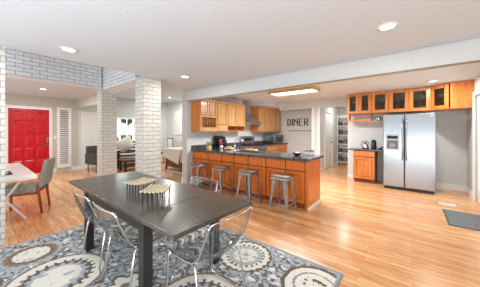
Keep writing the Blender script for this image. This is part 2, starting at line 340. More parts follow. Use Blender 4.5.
L = bpy.data.lights.new('fixture_light', 'AREA'); L.shape = 'RECTANGLE'; L.size = 1.05; L.size_y = .38; L.energy = FIX_W; L.color = (.94, .97, 1)
o = bpy.data.objects.new('fixture_light', L); COL.objects.link(o); o.location = (-2.3, 4.975, 2.335)

# ------------------------------------------------------------------ cabinets
def shaker(q, x0, x1, z0, z1, rail=.06, y=-.02, glass=False):
    q.box(x0, x1, y, 0, z0, z0 + rail).box(x0, x1, y, 0, z1 - rail, z1).box(x0, x0 + rail, y, 0, z0 + rail, z1 - rail).box(x1 - rail, x1, y, 0, z0 + rail, z1 - rail)
    if not glass:
        q.box(x0 + rail + .009, x1 - rail - .009, y + .011, 0, z0 + rail + .009, z1 - rail - .009)
        q.use(M_CABD).box(x0 + rail, x1 - rail, y + .009, -.001, z0 + rail, z0 + rail + .009).box(x0 + rail, x1 - rail, y + .009, -.001, z1 - rail - .009, z1 - rail).box(x0 + rail, x0 + rail + .009, y + .009, -.001, z0 + rail + .009, z1 - rail - .009).box(x1 - rail - .009, x1 - rail, y + .009, -.001, z0 + rail + .009, z1 - rail - .009)  # dark strips paint groove shade around the recessed panel
    return q
CM = [M_CAB]; CAR = [M_CABM]
def door(root, x0, x1, z0, z1, rail=.06, glass=False):
    d = shaker(MB().use(CM[0]), x0, x1, z0, z1, rail, glass=glass).build('door', CM[0], root, bevel=.003)
    if glass: MB().box(x0 + rail, x1 - rail, -.012, -.008, z0 + rail, z1 - rail).build('glass_pane', M_CGLASS, d)
    return d
def drawer(root, x0, x1, z0, z1): return MB().box(x0, x1, -.02, 0, z0, z1).box(x0 + .025, x1 - .025, -.024, -.02, z0 + .025, z1 - .025).build('drawer', CM[0], root, bevel=.004)
def carcass(root, w, d, z0, z1, shelves=(), t=.018, m=None):
    q = MB().box(0, t, .001, d, z0, z1).box(w - t, w, .001, d, z0, z1).box(t, w - t, .001, d, z0, z0 + t).box(t, w - t, .001, d, z1 - t, z1).box(t, w - t, d - .012, d, z0 + t, z1 - t)
    for s in shelves: q.box(t, w - t, .03, d - .012, s, s + .016)
    q.build('body', m or CAR[0], root, bevel=.002)
    MB().box(t + .002, w - t - .002, .004, .012, z1 - t - .03, z1 - t - .001).box(w / 2 - .02, w / 2 + .02, .004, .012, z0 + t + .001, z1 - t - .03).build('face_frame', M_CABD, root)  # dark strips paint shade into the gaps between doors
def base_unit(x, y, rz, w, d, label, cat='cabinet', group=None, drawer_h=.17, top=.865):
    t = thing('base_cabinet', label, cat, (x, y, 0), rz, group)
    MB().box(0, w, .001, d, .1, top).build('body', M_CABD, t)  # dark body puts gap shade behind doors and drawers
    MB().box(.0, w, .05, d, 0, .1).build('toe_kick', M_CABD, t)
    drawer(t, .01, w - .01, top - .012 - drawer_h, top - .012)
    if w > .55:
        door(t, .01, w / 2 - .006, .11, top - .034 - drawer_h); door(t, w / 2 + .006, w - .01, .11, top - .034 - drawer_h)
    else: door(t, .01, w - .01, .11, top - .034 - drawer_h)
    return t
# peninsula with seven fronts
CM[0] = M_CABI
cuts = [-4.53, -3.93, -3.47, -3.09, -2.70, -2.26, -1.84, -1.46]
ordn = ['against the left wall', 'second from the left wall', 'third from the left wall', 'in the middle of the seven', 'third from the open end', 'second from the open end', 'at the open end']
for i in range(7):
    a, b = cuts[i], cuts[i + 1]
    base_unit(a + .001, 3.65, 0, b - a - .002, .6, 'honey maple peninsula front with drawer and door, ' + ordn[i], group='peninsula cabinets facing the stools')
t = thing('end_panel', 'tall plain maple panel closing the open end of the peninsula', 'panel', (-1.458, 3.635, 0))
MB().box(0, .05, 0, .63, 0, .865).build('panel', M_CABI, t, bevel=.003)
MB().box(.05, .062, 0, .63, 0, .06).build('shoe_moulding', M_TRIM, t)
CM[0] = M_CABM
ctop = thing('countertop', 'dark granite countertop of the peninsula with steel sink', 'countertop', (0, 0, .867))
MB().box(-4.548, -3.3, 3.59, 4.38, 0, .038).box(-2.6, -1.37, 3.59, 4.38, 0, .038).box(-3.3, -2.6, 3.59, 3.82, 0, .038).box(-3.3, -2.6, 4.22, 4.38, 0, .038).build('slab', M_GRAN, ctop, bevel=.004)
MB().box(-3.3, -2.6, 3.82, 4.22, .002, .006).box(-3.3, -3.28, 3.82, 4.22, .006, .042).box(-2.62, -2.6, 3.82, 4.22, .006, .042).box(-3.28, -2.62, 3.82, 3.84, .006, .042).box(-3.28, -2.62, 4.2, 4.22, .006, .042).build('sink', M_STEEL, ctop)
MB().box(-4.548, -4.53, 3.6, 4.38, .038, .14).build('backsplash', M_GRAN, ctop)
def arc(c, r, a0, a1, n, u, v):
    return [Vector(c) + Vector(u) * (r * math.cos(R(a0 + (a1 - a0) * k / n))) + Vector(v) * (r * math.sin(R(a0 + (a1 - a0) * k / n))) for k in range(n + 1)]
t = thing('faucet', 'chrome gooseneck faucet on the peninsula sink', 'faucet', (-3.2, 3.78, .905))
MB().lathe([(.03, 0), (.03, .02), (.018, .05)], n=14).build('base', M_CHROME, t)
MB().tube([(0, 0, .03), (0, 0, .2)] + arc((.1, .03, .2), .1, 180, 20, 10, (1, .3, 0), (0, 0, 1)), .017).build('spout', M_CHROME, t)
MB().tube([(-.012, 0, .06), (-.07, -.01, .1)], .007).build('lever', M_CHROME, t)
# left run behind the peninsula
base_unit(-3.93, 4.40, 90, .6, .6, 'maple base cabinet between peninsula and range, beside the peninsula')
base_unit(-3.93, 5.0, 90, .585, .6, 'maple base cabinet just before the range')
base_unit(-3.93, 6.37, 90, .74, .6, 'maple base cabinet after the range')
base_unit(-3.93, 7.12, 90, .76, .6, 'maple base cabinet below the toaster oven')
t = thing('countertop', 'dark granite countertop between peninsula and range', 'countertop', (0, 0, .867))
MB().box(-4.548, -3.88, 4.382, 5.59, 0, .038).build('slab', M_GRAN, t, bevel=.003); MB().box(-4.548, -4.53, 4.39, 5.59, .038, .14).build('backsplash', M_GRAN, t)
t = thing('countertop', 'dark granite countertop under the toaster oven', 'countertop', (0, 0, .867))
MB().box(-4.548, -3.88, 6.37, 7.895, 0, .038).build('slab', M_GRAN, t, bevel=.003); MB().box(-4.548, -4.53, 6.37, 7.895, .038, .14).build('backsplash', M_GRAN, t)
# range
t = thing('range_cooker', 'stainless steel range under the hood', 'range', (-3.9, 5.6, 0), 90)
MB().box(0, .755, 0, .62, .02, .9).build('body', M_STEEL, t, bevel=.005)
MB().box(.03, .725, -.03, 0, .2, .7).box(.1, .65, -.035, -.029, .32, .6).build('oven_door', M_STEEL, t, bevel=.004)
MB().tube([(.08, -.07, .7), (.675, -.07, .7)], .012).build('oven_handle', M_CHROME, t)
MB().box(.02, .735, .03, .54, .9, .915).build('cooktop', M_BLACKG, t)
q = MB()
for x in (.2, .55):
    for y in (.16, .42):
        q.tube([(x - .13, y, .93), (x + .13, y, .93)], .007, 6); q.tube([(x, y - .12, .93), (x, y + .12, .93)], .007, 6)
q.build('burner_grates', M_BLACK, t)
MB().box(0, .755, .54, .62, .9, 1.2).build('control_panel', M_STEEL, t, bevel=.008)
MB().box(.2, .55, .535, .541, 1.03, 1.15).build('display', M_BLACKG, t)
for x in (.06, .13, .62, .69):
    k = MB().lathe([(.024, 0), (.02, .03)], n=12).build('knob', M_BLACK, t, loc=(x, .54, 1.09)); k.rotation_euler = (R(90), 0, 0)
# hood
M_HOOD = noisy('satin_hood_steel', (178, 180, 183), (196, 198, 201), scale=(1, 1, 40), freq=6, rough=.3, metal=1)
t = thing('range_hood', 'stainless chimney range hood between the wall cabinets', 'range hood', (-4.05, 5.48, 0), 90)
MB().box(0, .76, 0, .49, 1.6, 1.66).build('rim', M_HOOD, t, bevel=.004)
MB().hexa([(0, 0, 1.66), (.76, 0, 1.66), (.76, .49, 1.66), (0, .49, 1.66), (.29, .27, 1.98), (.47, .27, 1.98), (.47, .49, 1.98), (.29, .49, 1.98)]).build('canopy', M_HOOD, t)
MB().box(.3, .46, .28, .49, 1.98, 2.418).build('chimney', M_HOOD, t, bevel=.003)
CM[0] = M_CAB
# left wall cabinets (face X=-4.19)
zt, zb = 2.23, 1.375
t = thing('wall_cabinet', 'maple wall cabinet with two short doors over a slotted plate rack', 'cabinet', (-4.19, 3.6, 0), 90)
carcass(t, .60, .355, zb, zt, (1.8,))
door(t, .012, .292, 1.81, zt - .012, .05); door(t, .308, .588, 1.81, zt - .012, .05)
q = MB().box(0, .04, -.018, 0, zb, 1.795).box(.56, .6, -.018, 0, zb, 1.795).box(.04, .56, -.018, 0, 1.745, 1.795).box(.04, .56, -.018, 0, zb, zb + .11)
q.build('rack_frame', M_CAB, t, bevel=.002)
for k in range(9): MB().tube([(.075 + k * .056, -.005, zb + .11), (.075 + k * .056, -.005, 1.745)], .007, 6).build('rack_dowel', M_CAB, t)
t = thing('wall_cabinet', 'maple wall cabinet with one tall door over a small drawer', 'cabinet', (-4.19, 4.202, 0), 90)
carcass(t, .43, .355, zb, zt); door(t, .012, .418, 1.57, zt - .012); drawer(t, .012, .418, zb + .008, 1.555)
t = thing('wall_cabinet', 'maple wall cabinet with two doors above a low open shelf, beside the hood', 'cabinet', (-4.19, 4.634, 0), 90)
carcass(t, .83, .355, zb, zt, (1.53,)); door(t, .012, .406, 1.53, zt - .012); door(t, .424, .818, 1.53, zt - .012)
MB().box(.018, .812, .005, .02, zb + .018, zb + .05).build('shelf_rail', M_CABD, t)
t = thing('wall_cabinet', 'maple wall cabinet with four doors beyond the hood', 'cabinet', (-4.19, 6.26, 0), 90)
carcass(t, 1.62, .355, zb - .02, 2.255)
for i in range(4): door(t, .012 + i * .404, .394 + i * .404, zb - .008, 2.243)
# wall cabinets over the refrigerator
CM[0] = M_CABM; CAR[0] = M_CABM
GX = [-1.435, -.838, -.456, -.057, .336]
names = ['narrow two-door glass-front maple cabinet above the hanging wood shelf', 'glass-front maple cabinet next right of the two-door one', 'glass-front maple cabinet over the freezer side of the refrigerator', 'glass-front maple cabinet over the wide refrigerator door']
for i in range(4):
    w = GX[i + 1] - GX[i] - .002
    t = thing('glass_cabinet', names[i], 'cabinet', (GX[i] + .001, 6.6, 0), 0, 'glass-front cabinets above the refrigerator')
    carcass(t, w, .445, 1.86, 2.415, (2.13,))
    if i == 0: door(t, .004, w / 2 - .002, 1.864, 2.41, .07, True); door(t, w / 2 + .002, w - .004, 1.864, 2.41, .07, True)
    else: door(t, .004, w - .004, 1.864, 2.41, .075, True)
t = thing('corner_cabinet', 'maple corner cabinet with a slanted glass door by the right wall', 'cabinet', (.338, 6.6, 0))
# plan: from (0,0) slanting to (.285,-.33), panel along x to .63
q = MB().prism([(0, 0), (.285, -.33), (.63, -.33), (.63, .445), (0, .445)], 1.86, 1.878); q.prism([(0, 0), (.285, -.33), (.63, -.33), (.63, .445), (0, .445)], 2.397, 2.415)
q.prism([(.03, .02), (.3, -.29), (.6, -.29), (.6, .42), (.03, .42)], 2.13, 2.146)
q.box(0, .018, 0, .445, 1.878, 2.397).box(.018, .63, .433, .445, 1.878, 2.397).box(.615, .63, -.31, .433, 1.878, 2.397)
q.build('body', M_CABM, t)
MB().box(.29, .63, -.335, -.315, 1.86, 2.415).build('end_panel', M_CABM, t, bevel=.003)
L_ = math.hypot(.285, .33)
d = shaker(MB(), .01, L_ - .02, 1.864, 2.41, .085, glass=True).build('door', M_CABM, t, bevel=.003); d.rotation_euler = (0, 0, math.atan2(-.33, .285))
MB().box(.095, L_ - .105, -.012, -.008, 1.949, 2.325).build('glass_pane', M_CGLASS, d)
t = thing('hanging_shelf', 'open maple shelf hanging under the narrow two-door cabinet', 'shelf', (-1.433, 6.62, 0))
MB().box(0, .595, 0, .28, 1.655, 1.695).build('shelf_board', M_CABM, t, bevel=.003)
for x in (0, .575): MB().box(x + .03 * (x == 0), x + .02 + .03 * (x == 0) - .03 * (x > 0), .02, .26, 1.695, 1.858).build('bracket', M_CABM, t)
# dishes inside the glass cabinets
dish = [(-1.28, 2.146, 'white bowl on the upper shelf of the two-door glass cabinet', 1), (-1.0, 1.878, 'white bowl on the floor of the two-door glass cabinet', 1), (-.65, 2.146, 'white bowl on the upper shelf of the second glass cabinet', 1.5), (-.65, 1.878, 'pale jug in the lower part of the second glass cabinet', 0), (-.27, 1.878, 'pale jug inside the glass cabinet over the freezer', 0), (.14, 2.146, 'wide white bowl on the upper shelf over the refrigerator door', 1.6), (.14, 1.878, 'wide white bowl on the floor of the cabinet over the refrigerator door', 1.7), (.55, 2.146, 'white bowl on the shelf of the slanted corner cabinet', 1.2)]
for x, z, lab, s in dish:
    if s:
        o = MB().lathe([(.03 * s, 0), (.035 * s, .008), (.06 * s, .05), (.068 * s, .1), (.062 * s, .1), (.05 * s, .05), (.02 * s, .015)], n=20).build('bowl', M_WHITE, loc=(x, 6.82, z)); tag(o, lab, 'bowl')
    else:
        o = thing('jug', lab, 'jug', (x, 6.8, z)); MB().lathe([(.05, 0), (.065, .05), (.06, .12), (.04, .17), (.048, .2)], n=18).build('body', M_LINEN, o)
        MB().tube(arc((.055, 0, .11), .05, 80, -80, 8, (1, 0, 0), (0, 0, 1)), .007, 6).build('handle', M_LINEN, o)
for k in range(4):
    x = -.8 + .07 * k
    o = MB().lathe([(.03, 0), (.03, -.004), (.005, -.012), (.005, -.09), (.026, -.11), (.033, -.15), (.026, -.2)], n=14, cap=False).build('wine_glass', M_GLASS, loc=(x, 6.68, 1.858), solid=.002)
    tag(o, 'clear stemmed glass hanging upside down left of the refrigerator, ' + ['farthest from it', 'third from it', 'second from it', 'nearest to it'][k], 'glass', 'stemmed glasses hanging beside the refrigerator')
CM[0] = M_CABM
base_unit(-1.26, 6.55, 0, .51, .49, 'maple base cabinet with drawer and door left of the refrigerator', drawer_h=.15)
t = thing('countertop', 'short dark countertop left of the refrigerator', 'countertop', (0, 0, .867)); MB().box(-1.40, -.59, 6.5, 7.045, 0, .035).build('slab', M_GRAN, t, bevel=.003)
# refrigerator
t = thing('refrigerator', 'side-by-side stainless steel refrigerator with water dispenser', 'refrigerator', (-.55, 6.25, 0))
MB().box(.005, .94, .075, .76, .06, 1.775).build('body', mat('grey_case', (150, 152, 154), .5), t)
MB().box(.02, .925, .03, .6, .0, .06).build('toe_grille', M_STEELD, t)
MB().box(.0, .405, 0, .07, .07, 1.785).build('freezer_door', M_STEEL, t, bevel=.012)
MB().box(.417, .945, 0, .07, .07, 1.785).build('fridge_door', M_STEEL, t, bevel=.012)
for x in (.375, .447): MB().tube([(x, 0, .72), (x, -.05, .76), (x, -.055, 1.0), (x, -.055, 1.4), (x, -.05, 1.62), (x, 0, 1.66)], .014).build('handle', M_STEEL, t)
MB().box(.05, .32, -.012, .0, .94, 1.31).build('dispenser_panel', mat('dispenser_grey', (176, 178, 180), .35, .6), t, bevel=.005)
MB().box(.08, .29, -.016, -.011, .97, 1.17).build('dispenser_recess', mat('recess_grey', (96, 98, 102), .4), t, bevel=.004)
MB().box(.08, .29, -.016, -.011, 1.2, 1.28).build('control_strip', M_BLACKG, t)
MB().box(.13, .24, -.03, -.014, 1.0, 1.09).build('paddle', mat('pale_grey_plastic', (140, 143, 146), .4), t)
MB().box(.86, .91, -.003, .0, 1.715, 1.735).build('badge', M_CHROME, t)
# things on the counters
t = thing('canister', 'tall black canister on the counter beside the refrigerator', 'canister', (-.80, 6.72, .902)); MB().lathe([(.06, 0), (.062, .02), (.062, .2), (.05, .21)], n=18).build('body', M_BLACK, t); MB().lathe([(.052, .21), (.052, .235), (.015, .245), (.015, .26)], n=18).build('lid', M_BLACK, t)
t = thing('kettle', 'steel kettle on the counter left of the black canister', 'kettle', (-1.0, 6.74, .902)); MB().lathe([(.085, 0), (.09, .03), (.075, .11), (.04, .15)], n=20).build('body', M_CHROME, t)
MB().lathe([(.04, .15), (.02, .165), (.012, .18)], n=12).build('lid', M_BLACK, t); MB().tube(arc((0, 0, .13), .085, 10, 170, 10, (1, 0, 0), (0, 0, 1)), .009).build('handle', M_BLACK, t); MB().tube([(-.07, 0, .07), (-.13, 0, .12)], .016, r1=.009).build('spout', M_CHROME, t)
o = MB().lathe([(.04, 0), (.075, .06), (.07, .06), (.03, .01)], n=18).build('bowl', M_STEEL, loc=(-.665, 6.78, .902)); tag(o, 'small steel bowl on the counter touching the refrigerator side', 'bowl')
t = thing('toaster_oven', 'steel toaster oven with dark glass door at the end of the counter', 'toaster oven', (-3.95, 7.0, .905), 90)
MB().box(0, .66, 0, .48, .02, .34).build('body', M_STEEL, t, bevel=.01); MB().box(.03, .5, -.02, 0, .05, .31).build('door', M_BLACKG, t, bevel=.004)
MB().tube([(.06, -.045, .28), (.47, -.045, .28)], .009).build('handle', M_CHROME, t); MB().box(.02, .64, .03, .45, 0, .02).build('feet', M_BLACK, t)
for z in (.1, .18, .26):
    k = MB().lathe([(.022, 0), (.018, .025)], n=12).build('knob', M_BLACK, t, loc=(.58, 0, z)); k.rotation_euler = (R(90), 0, 0)
t = thing('coffee_maker', 'black coffee maker on the left counter', 'coffee maker', (-4.3, 4.38, .905), 90)
MB().box(0, .2, 0, .2, 0, .03).box(0, .2, .13, .2, .03, .3).box(0, .2, .0, .2, .24, .34).build('body', M_BLACK, t, bevel=.008); MB().lathe([(.05, .035), (.065, .08), (.06, .14), (.045, .17)], (.1, .06, 0), n=16).build('carafe', M_BLACKG, t)
t = thing('knife_block', 'black knife block beside the coffee maker', 'knife block', (-4.36, 4.72, .905), 90)
MB().hexa([(0, 0, 0), (.11, 0, 0), (.11, .14, 0), (0, .14, 0), (0, .07, .23), (.11, .07, .23), (.11, .16, .2), (0, .16, .2)]).build('block', M_BLACK, t, bevel=.004)
q = MB()
for i in range(3): q.box(.015 + i * .033, .03 + i * .033, .09, .11, .2, .3)
q.build('knife_handles', M_BLACK, t)
t = thing('potted_herb', 'small green herb in a pale wooden pot on the left counter', 'potted plant', (-4.28, 3.98, .905))
MB().box(-.05, .05, -.05, .05, 0, .09).build('pot', noisy('pale_wood_pot', (226, 170, 100), (238, 188, 122), freq=20), t, bevel=.004)
q = MB()
for k in range(14): q.ball((random.uniform(-.045, .045), random.uniform(-.045, .045), random.uniform(.1, .18)), .026, 1, (1, 1, .7), .6)
q.build('leaves', mat('bright_leaf', (104, 150, 40), .6), t)
t = thing('flower_pot', 'red flowering plant in a small white pot by the coffee maker', 'potted plant', (-4.1, 4.28, .905))
MB().lathe([(.035, 0), (.05, .08), (.045, .08)], n=16).build('pot', M_WHITE, t); q = MB()
for k in range(10): q.ball((random.uniform(-.04, .04), random.uniform(-.04, .04), random.uniform(.1, .2)), .028, 1, (1, 1, .8), .5)
q.build('blossom', mat('crimson_bloom', (206, 22, 52), .5), t)
o = MB().lathe([(.06, 0), (.12, .012), (.14, .035), (.135, .035), (.1, .018)], n=24).build('fruit_dish', M_WHITE, loc=(-3.72, 4.18, .905)); tag(o, 'shallow white dish holding oranges on the peninsula', 'dish')
for k, (x, y, lab) in enumerate(((-3.76, 4.15, 'orange in the white dish, on the wall side'), (-3.68, 4.16, 'orange in the white dish, on the sink side'), (-3.72, 4.225, 'orange at the back of the white dish'))):
    tag(MB().ball((0, 0, 0), .038, 2).build('orange', noisy('orange_peel', (232, 130, 40), (240, 148, 52), freq=60, rough=.5), loc=(x, y, .956)), lab, 'fruit', 'oranges in the dish')
t = thing('bread_board', 'small wooden board lying behind the sink', 'board', (-3.24, 4.25, .905)); MB().box(0, .3, 0, .1, 0, .035).build('board', noisy('board_wood', (222, 170, 104), (234, 190, 130), freq=10), t, bevel=.005)
tag(MB().lathe([(.035, 0), (.075, .03), (.085, .06), (.078, .06), (.03, .012)], n=20).build('bowl', M_BLACK, loc=(-1.78, 4.02, .905)), 'small dark bowl on the peninsula near its open end', 'bowl')
t = thing('napkin_holder', 'small white box with a brown lid on the peninsula corner', 'box', (-1.7, 4.2, .905)); MB().box(0, .16, 0, .1, 0, .075).build('body', M_WHITE, t, bevel=.004); MB().box(-.005, .165, -.005, .105, .075, .1).build('lid', M_DWOOD, t, bevel=.004)

# ------------------------------------------------------------------ DINER sign
t = thing('wall_sign', 'dark metal letters spelling DINER on the kitchen end wall', 'sign', (-3.9, 7.885, 1.58))
def letter(ch, x, w, h=.28, s=.035):
    q = MB(); y0, y1 = -.01, .012
    def st(a, b, th):
        a, b = Vector((a[0] + x, 0, a[1])), Vector((b[0] + x, 0, b[1])); dd = (b - a).normalized(); nn = Vector((-dd.z, 0, dd.x)) * th / 2
        p = [a - nn, b - nn, b + nn, a + nn]
        q.hexa([(c.x, y0, c.z) for c in p] + [(c.x, y1, c.z) for c in p])
    if ch == 'D':
        st((s / 2, 0), (s / 2, h), s); st((0, h - .01), (w * .55, h - .01), .022); st((0, .01), (w * .55, .01), .022)
        st((w * .5, h - .012), (w - .02, h * .72), .034); st((w - .02, h * .75), (w - .02, h * .25), s); st((w - .02, h * .28), (w * .5, .012), .034)
    elif ch == 'I': st((w / 2, 0), (w / 2, h), s * 1.15)
    elif ch == 'N': st((s / 2, 0), (s / 2, h), s); st((w - s / 2, 0), (w - s / 2, h), s); st((s / 2, h - .02), (w - s / 2, h * .35), .034)
    elif ch == 'E': st((s / 2, 0), (s / 2, h), s); st((0, h - .012), (w, h - .012), .024); st((0, h * .6), (w * .85, h * .6), .022); st((0, .012), (w, .012), .024)
    else:
        st((s / 2, 0), (s / 2, h), s); st((0, h - .012), (w * .8, h - .012), .024); st((w - .02, h - .012), (w - .02, h * .55), .032); st((0, h * .52), (w - .01, h * .52), .024); st((w * .4, h * .52), (w - .012, 0), .034)
    return q.build('letter', M_SIGN, t)
for ch, x, w in (('D', 0, .15), ('I', .185, .05), ('N', .27, .18), ('E', .49, .15), ('R', .69, .17)): letter(ch, x, w)

# ------------------------------------------------------------------ pantry shelving at the end of the hall
t = thing('pantry_shelf', 'white pantry shelving at the end of the hall', 'shelf', (-2.4, 9.3, 0))
MB().box(0, .03, 0, .28, 0, 2.05).box(.6, .63, 0, .28, 0, 2.05).box(.03, .6, .26, .28, 0, 2.05).build('frame', M_TRIM, t)
for k in range(6): MB().box(.03, .6, 0, .26, .12 + k * .36, .145 + k * .36).build('shelf', M_TRIM, t)
for k in range(5):
    for j, c in enumerate(((70, 74, 70), (120, 110, 96), (58, 60, 62))):
        o = MB().box(0, .13, 0, .16, 0, .2 - .03 * ((k + j) % 3)).build('storage_tin', mat('tin_%d' % j, c, .5), loc=(-2.35 + j * .18, 9.36, .146 + k * .36), bevel=.005)
        tag(o, '%s tin on the %s pantry shelf' % (['dark green', 'tan', 'charcoal'][j], ['lowest', 'second', 'middle', 'fourth', 'topmost filled'][k]), 'tin', 'tins on the pantry shelves')

# ------------------------------------------------------------------ bar stools
def make_stool(loc, label):
    t = thing('bar_stool', label, 'stool', loc, 0, 'metal bar stools along the peninsula')
    f, u, H = .185, .125, .60
    for sx in (-1, 1):
        for sy in (-1, 1):
            def P(k, z): return (sx * k, sy * k, z)
            q = MB(); a, b, wt, wb = f, u, .034, .02
            # angle-section leg: two tapering flanges
            for ax in (0, 1):
                def V(k, w, z):
                    x, y = sx * k, sy * k
                    return ((x - sx * w, y, z) if ax == 0 else (x, y - sy * w, z))
                def off(p):
                    return (p[0], p[1] - sy * .006, p[2]) if ax == 0 else (p[0] - sx * .006, p[1], p[2])
                p0, p1, p2, p3 = V(a, 0, 0), V(a, wb * 1.4, 0), V(b, wt * 1.7, H), V(b, 0, H)
                q.hexa([p0, p1, off(p1), off(p0), p3, p2, off(p2), off(p3)])
            q.build('leg', M_GALV, t)
    q = MB().box(-.15, .15, -.15, .15, H - .045, H + .005)
    q.build('seat_pan', M_GALV, t, bevel=.015)
    MB().box(-.155, .155, -.155, .155, H + .005, H + .03).build('wood_seat', M_SEATW, t, bevel=.012)
    k = f - (f - u) * .16 / H - .01
    for a, b in (((-k, -k), (k, -k)), ((-k, k), (k, k)), ((-k, -k), (-k, k)), ((k, -k), (k, k))):
        MB().tube([(a[0], a[1], .16), (b[0], b[1], .16)], .009, 6).build('stretcher', M_GALV, t)
    return t
st = make_stool((-1.74, 3.34, 0), 'grey metal bar stool with wood seat nearest the open end of the peninsula')
for x, lab in ((-2.46, 'grey metal bar stool second from the open end of the peninsula'), (-3.19, 'grey metal bar stool third from the open end of the peninsula'), (-3.9, 'grey metal bar stool closest to the left kitchen wall')):
    copy_tree(st, (x, 3.32, 0), 0, lab)

# ------------------------------------------------------------------ rug
RX0, RX1, RY0, RY1 = -3.78, -.52, -.32, 2.24
def rug():
    cols = [(108, 97, 87), (172, 179, 184), (226, 221, 209), (142, 150, 158), (140, 120, 100), (78, 70, 64)]
    ms = [noisy('rug_pile_%d' % i, tuple(max(0, v - 8) for v in c), tuple(min(255, v + 8) for v in c), freq=120, rough=.95, spec=.1) for i, c in enumerate(cols)]
    BR, BL, CR, GR, TN, DK = range(6)
    med = [(-1.45, 1.9, .27, 'A'), (-3.33, .41, .24, 'B'), (-2.62, .5, .37, 'C'), (-.68, 1.9, .27, 'D'), (-1.33, 1.12, .36, 'C'), (-2.2, 1.78, .4, 'W'), (-2.95, 1.5, .27, 'A'), (-1.9, .15, .34, 'A'), (-3.35, 2.0, .26, 'D'), (-3.4, 1.2, .2, 'E'), (-1.1, .3, .3, 'B'), (-2.0, .85, .2, 'E'), (-2.95, -.1, .25, 'D')]
    def colour(x, y):
        e = min(x - RX0, RX1 - x, y - RY0, RY1 - y)
        if e < .035: return GR if e < .02 else BL
        for cx, cy, Rr, k in med:
            r = math.hypot(x - cx, y - cy); a = math.atan2(y - cy, x - cx); u = r / Rr
            if u > 1.08: continue
            if k == 'A':
                if u < .12: return TN if math.cos(6 * a) > 0 else CR
                if u < .5: return CR if noise.noise(Vector((x * 22, y * 22, 0))) < .25 else BL
                if u < .68: return BL
                if u < .8: return BR if math.cos(22 * a) > .1 else CR
                if u < .98 + .03 * math.cos(22 * a): return CR
                return BR
            if k == 'B':
                if u < .66 + .03 * math.cos(20 * a): return CR if noise.noise(Vector((x * 25, y * 25, 3))) < .3 else BL
                if u < .95 + .05 * math.cos(20 * a): return TN if u > .75 else BR
                return BL
            if k == 'C':
                if u < .5: return CR if noise.noise(Vector((x * 14, y * 14, 5))) < .3 else BL
                if u < .66: return BL if u < .58 or math.cos(18 * a) > 0 else BR
                if u < .72: return BR
                if u < .86: return CR if math.cos(24 * a) > -.35 or u > .81 else BR
                if u < 1.0: return CR
                return TN
            if k == 'D':
                if u < .5: return CR if noise.noise(Vector((x * 20, y * 20, 8))) < .2 else BR
                if u < .62: return CR
                if u < .7: return GR
                if u < .95: return CR
                return BR
            if k == 'W':
                w = (y - cy) + .045 * math.sin((x - cx) * 22) + .03 * math.sin((x - cx) * 9 + 1)
                if u > .98: continue
                return (CR, GR, BL, BR, GR)[int((w * 30) % 5)]
            if k == 'E':
                pet = .55 + .35 * abs(math.cos(3 * a))
                if u < .2: return TN
                if u < pet - .1: return CR
                if u < pet + .08: return BR
        x *= 1.95; y *= 1.95; v = Vector((x * 5.5, y * 5.5, 1.3)); wv = noise.noise_vector(v) * .55
        n1 = noise.noise(Vector((x * 7, y * 7, .2)) + wv)
        n2 = noise.noise(Vector((x * 9.5, y * 9.5, 9.1)) + wv * .7)
        if abs(n1) < .075: return BR
        if n1 > .34 and n2 > -.05: return CR
        if n2 > .3: return CR if n1 > 0 else GR
        if n1 > .0: return BL if n2 > -.32 else BR
        if n2 < -.22: return BL
        return BL if n1 < -.14 else (BR if n2 > -.06 else GR)
    nx, ny = 270, 212; bm = bmesh.new()
    dx, dy = (RX1 - RX0) / nx, (RY1 - RY0) / ny
    g = [[bm.verts.new((RX0 + i * dx, RY0 + j * dy, .011)) for j in range(ny + 1)] for i in range(nx + 1)]
    for i in range(nx):
        for j in range(ny):
            f = bm.faces.new((g[i][j], g[i + 1][j], g[i + 1][j + 1], g[i][j + 1])); f.material_index = colour(RX0 + (i + .5) * dx, RY0 + (j + .5) * dy)
    bm.faces.ensure_lookup_table()
    ring = [g[i][0] for i in range(nx + 1)] + [g[nx][j] for j in range(1, ny + 1)] + [g[i][ny] for i in range(nx - 1, -1, -1)] + [g[0][j] for j in range(ny - 1, 0, -1)]
    low = [bm.verts.new((v.co.x, v.co.y, .0005)) for v in ring]
    for i in range(len(ring)):
        f = bm.faces.new((ring[i], low[i], low[(i + 1) % len(ring)], ring[(i + 1) % len(ring)])); f.material_index = 3
    me = bpy.data.meshes.new('area_rug'); bm.to_mesh(me); bm.free()
    for m in ms: me.materials.append(m)
    o = bpy.data.objects.new('area_rug', me); COL.objects.link(o)
    tag(o, 'blue, cream and brown medallion area rug under the dining table', 'rug')
rug()

# ------------------------------------------------------------------ dining table
t = thing('dining_table', 'long dark brown wooden dining table on the patterned rug', 'table', (-2.365, 1.22, .011))
MB().box(-1.19, -.69, -.43, .43, .69, .722).build('extension_leaf', M_TABLE, t, bevel=.004)
MB().box(.69, 1.19, -.43, .43, .69, .722).build('extension_leaf', M_TABLE, t, bevel=.004)
MB().box(-.688, .688, -.43, .43, .69, .722).build('tabletop', M_TABLE, t, bevel=.004)
MB().box(-.62, .77, -.40, -.375, .60, .69).box(-.62, .77, .375, .40, .60, .69).box(-.62, -.595, -.375, .375, .6, .69).box(.745, .77, -.375, .375, .6, .69).build('apron', M_TABLEL, t)
for x in (-.58, .735):
    for y in (-.375, .375): MB().box(x - .039, x + .039, y - .039, y + .039, 0, .688).build('leg', M_TABLEL, t, bevel=.003)

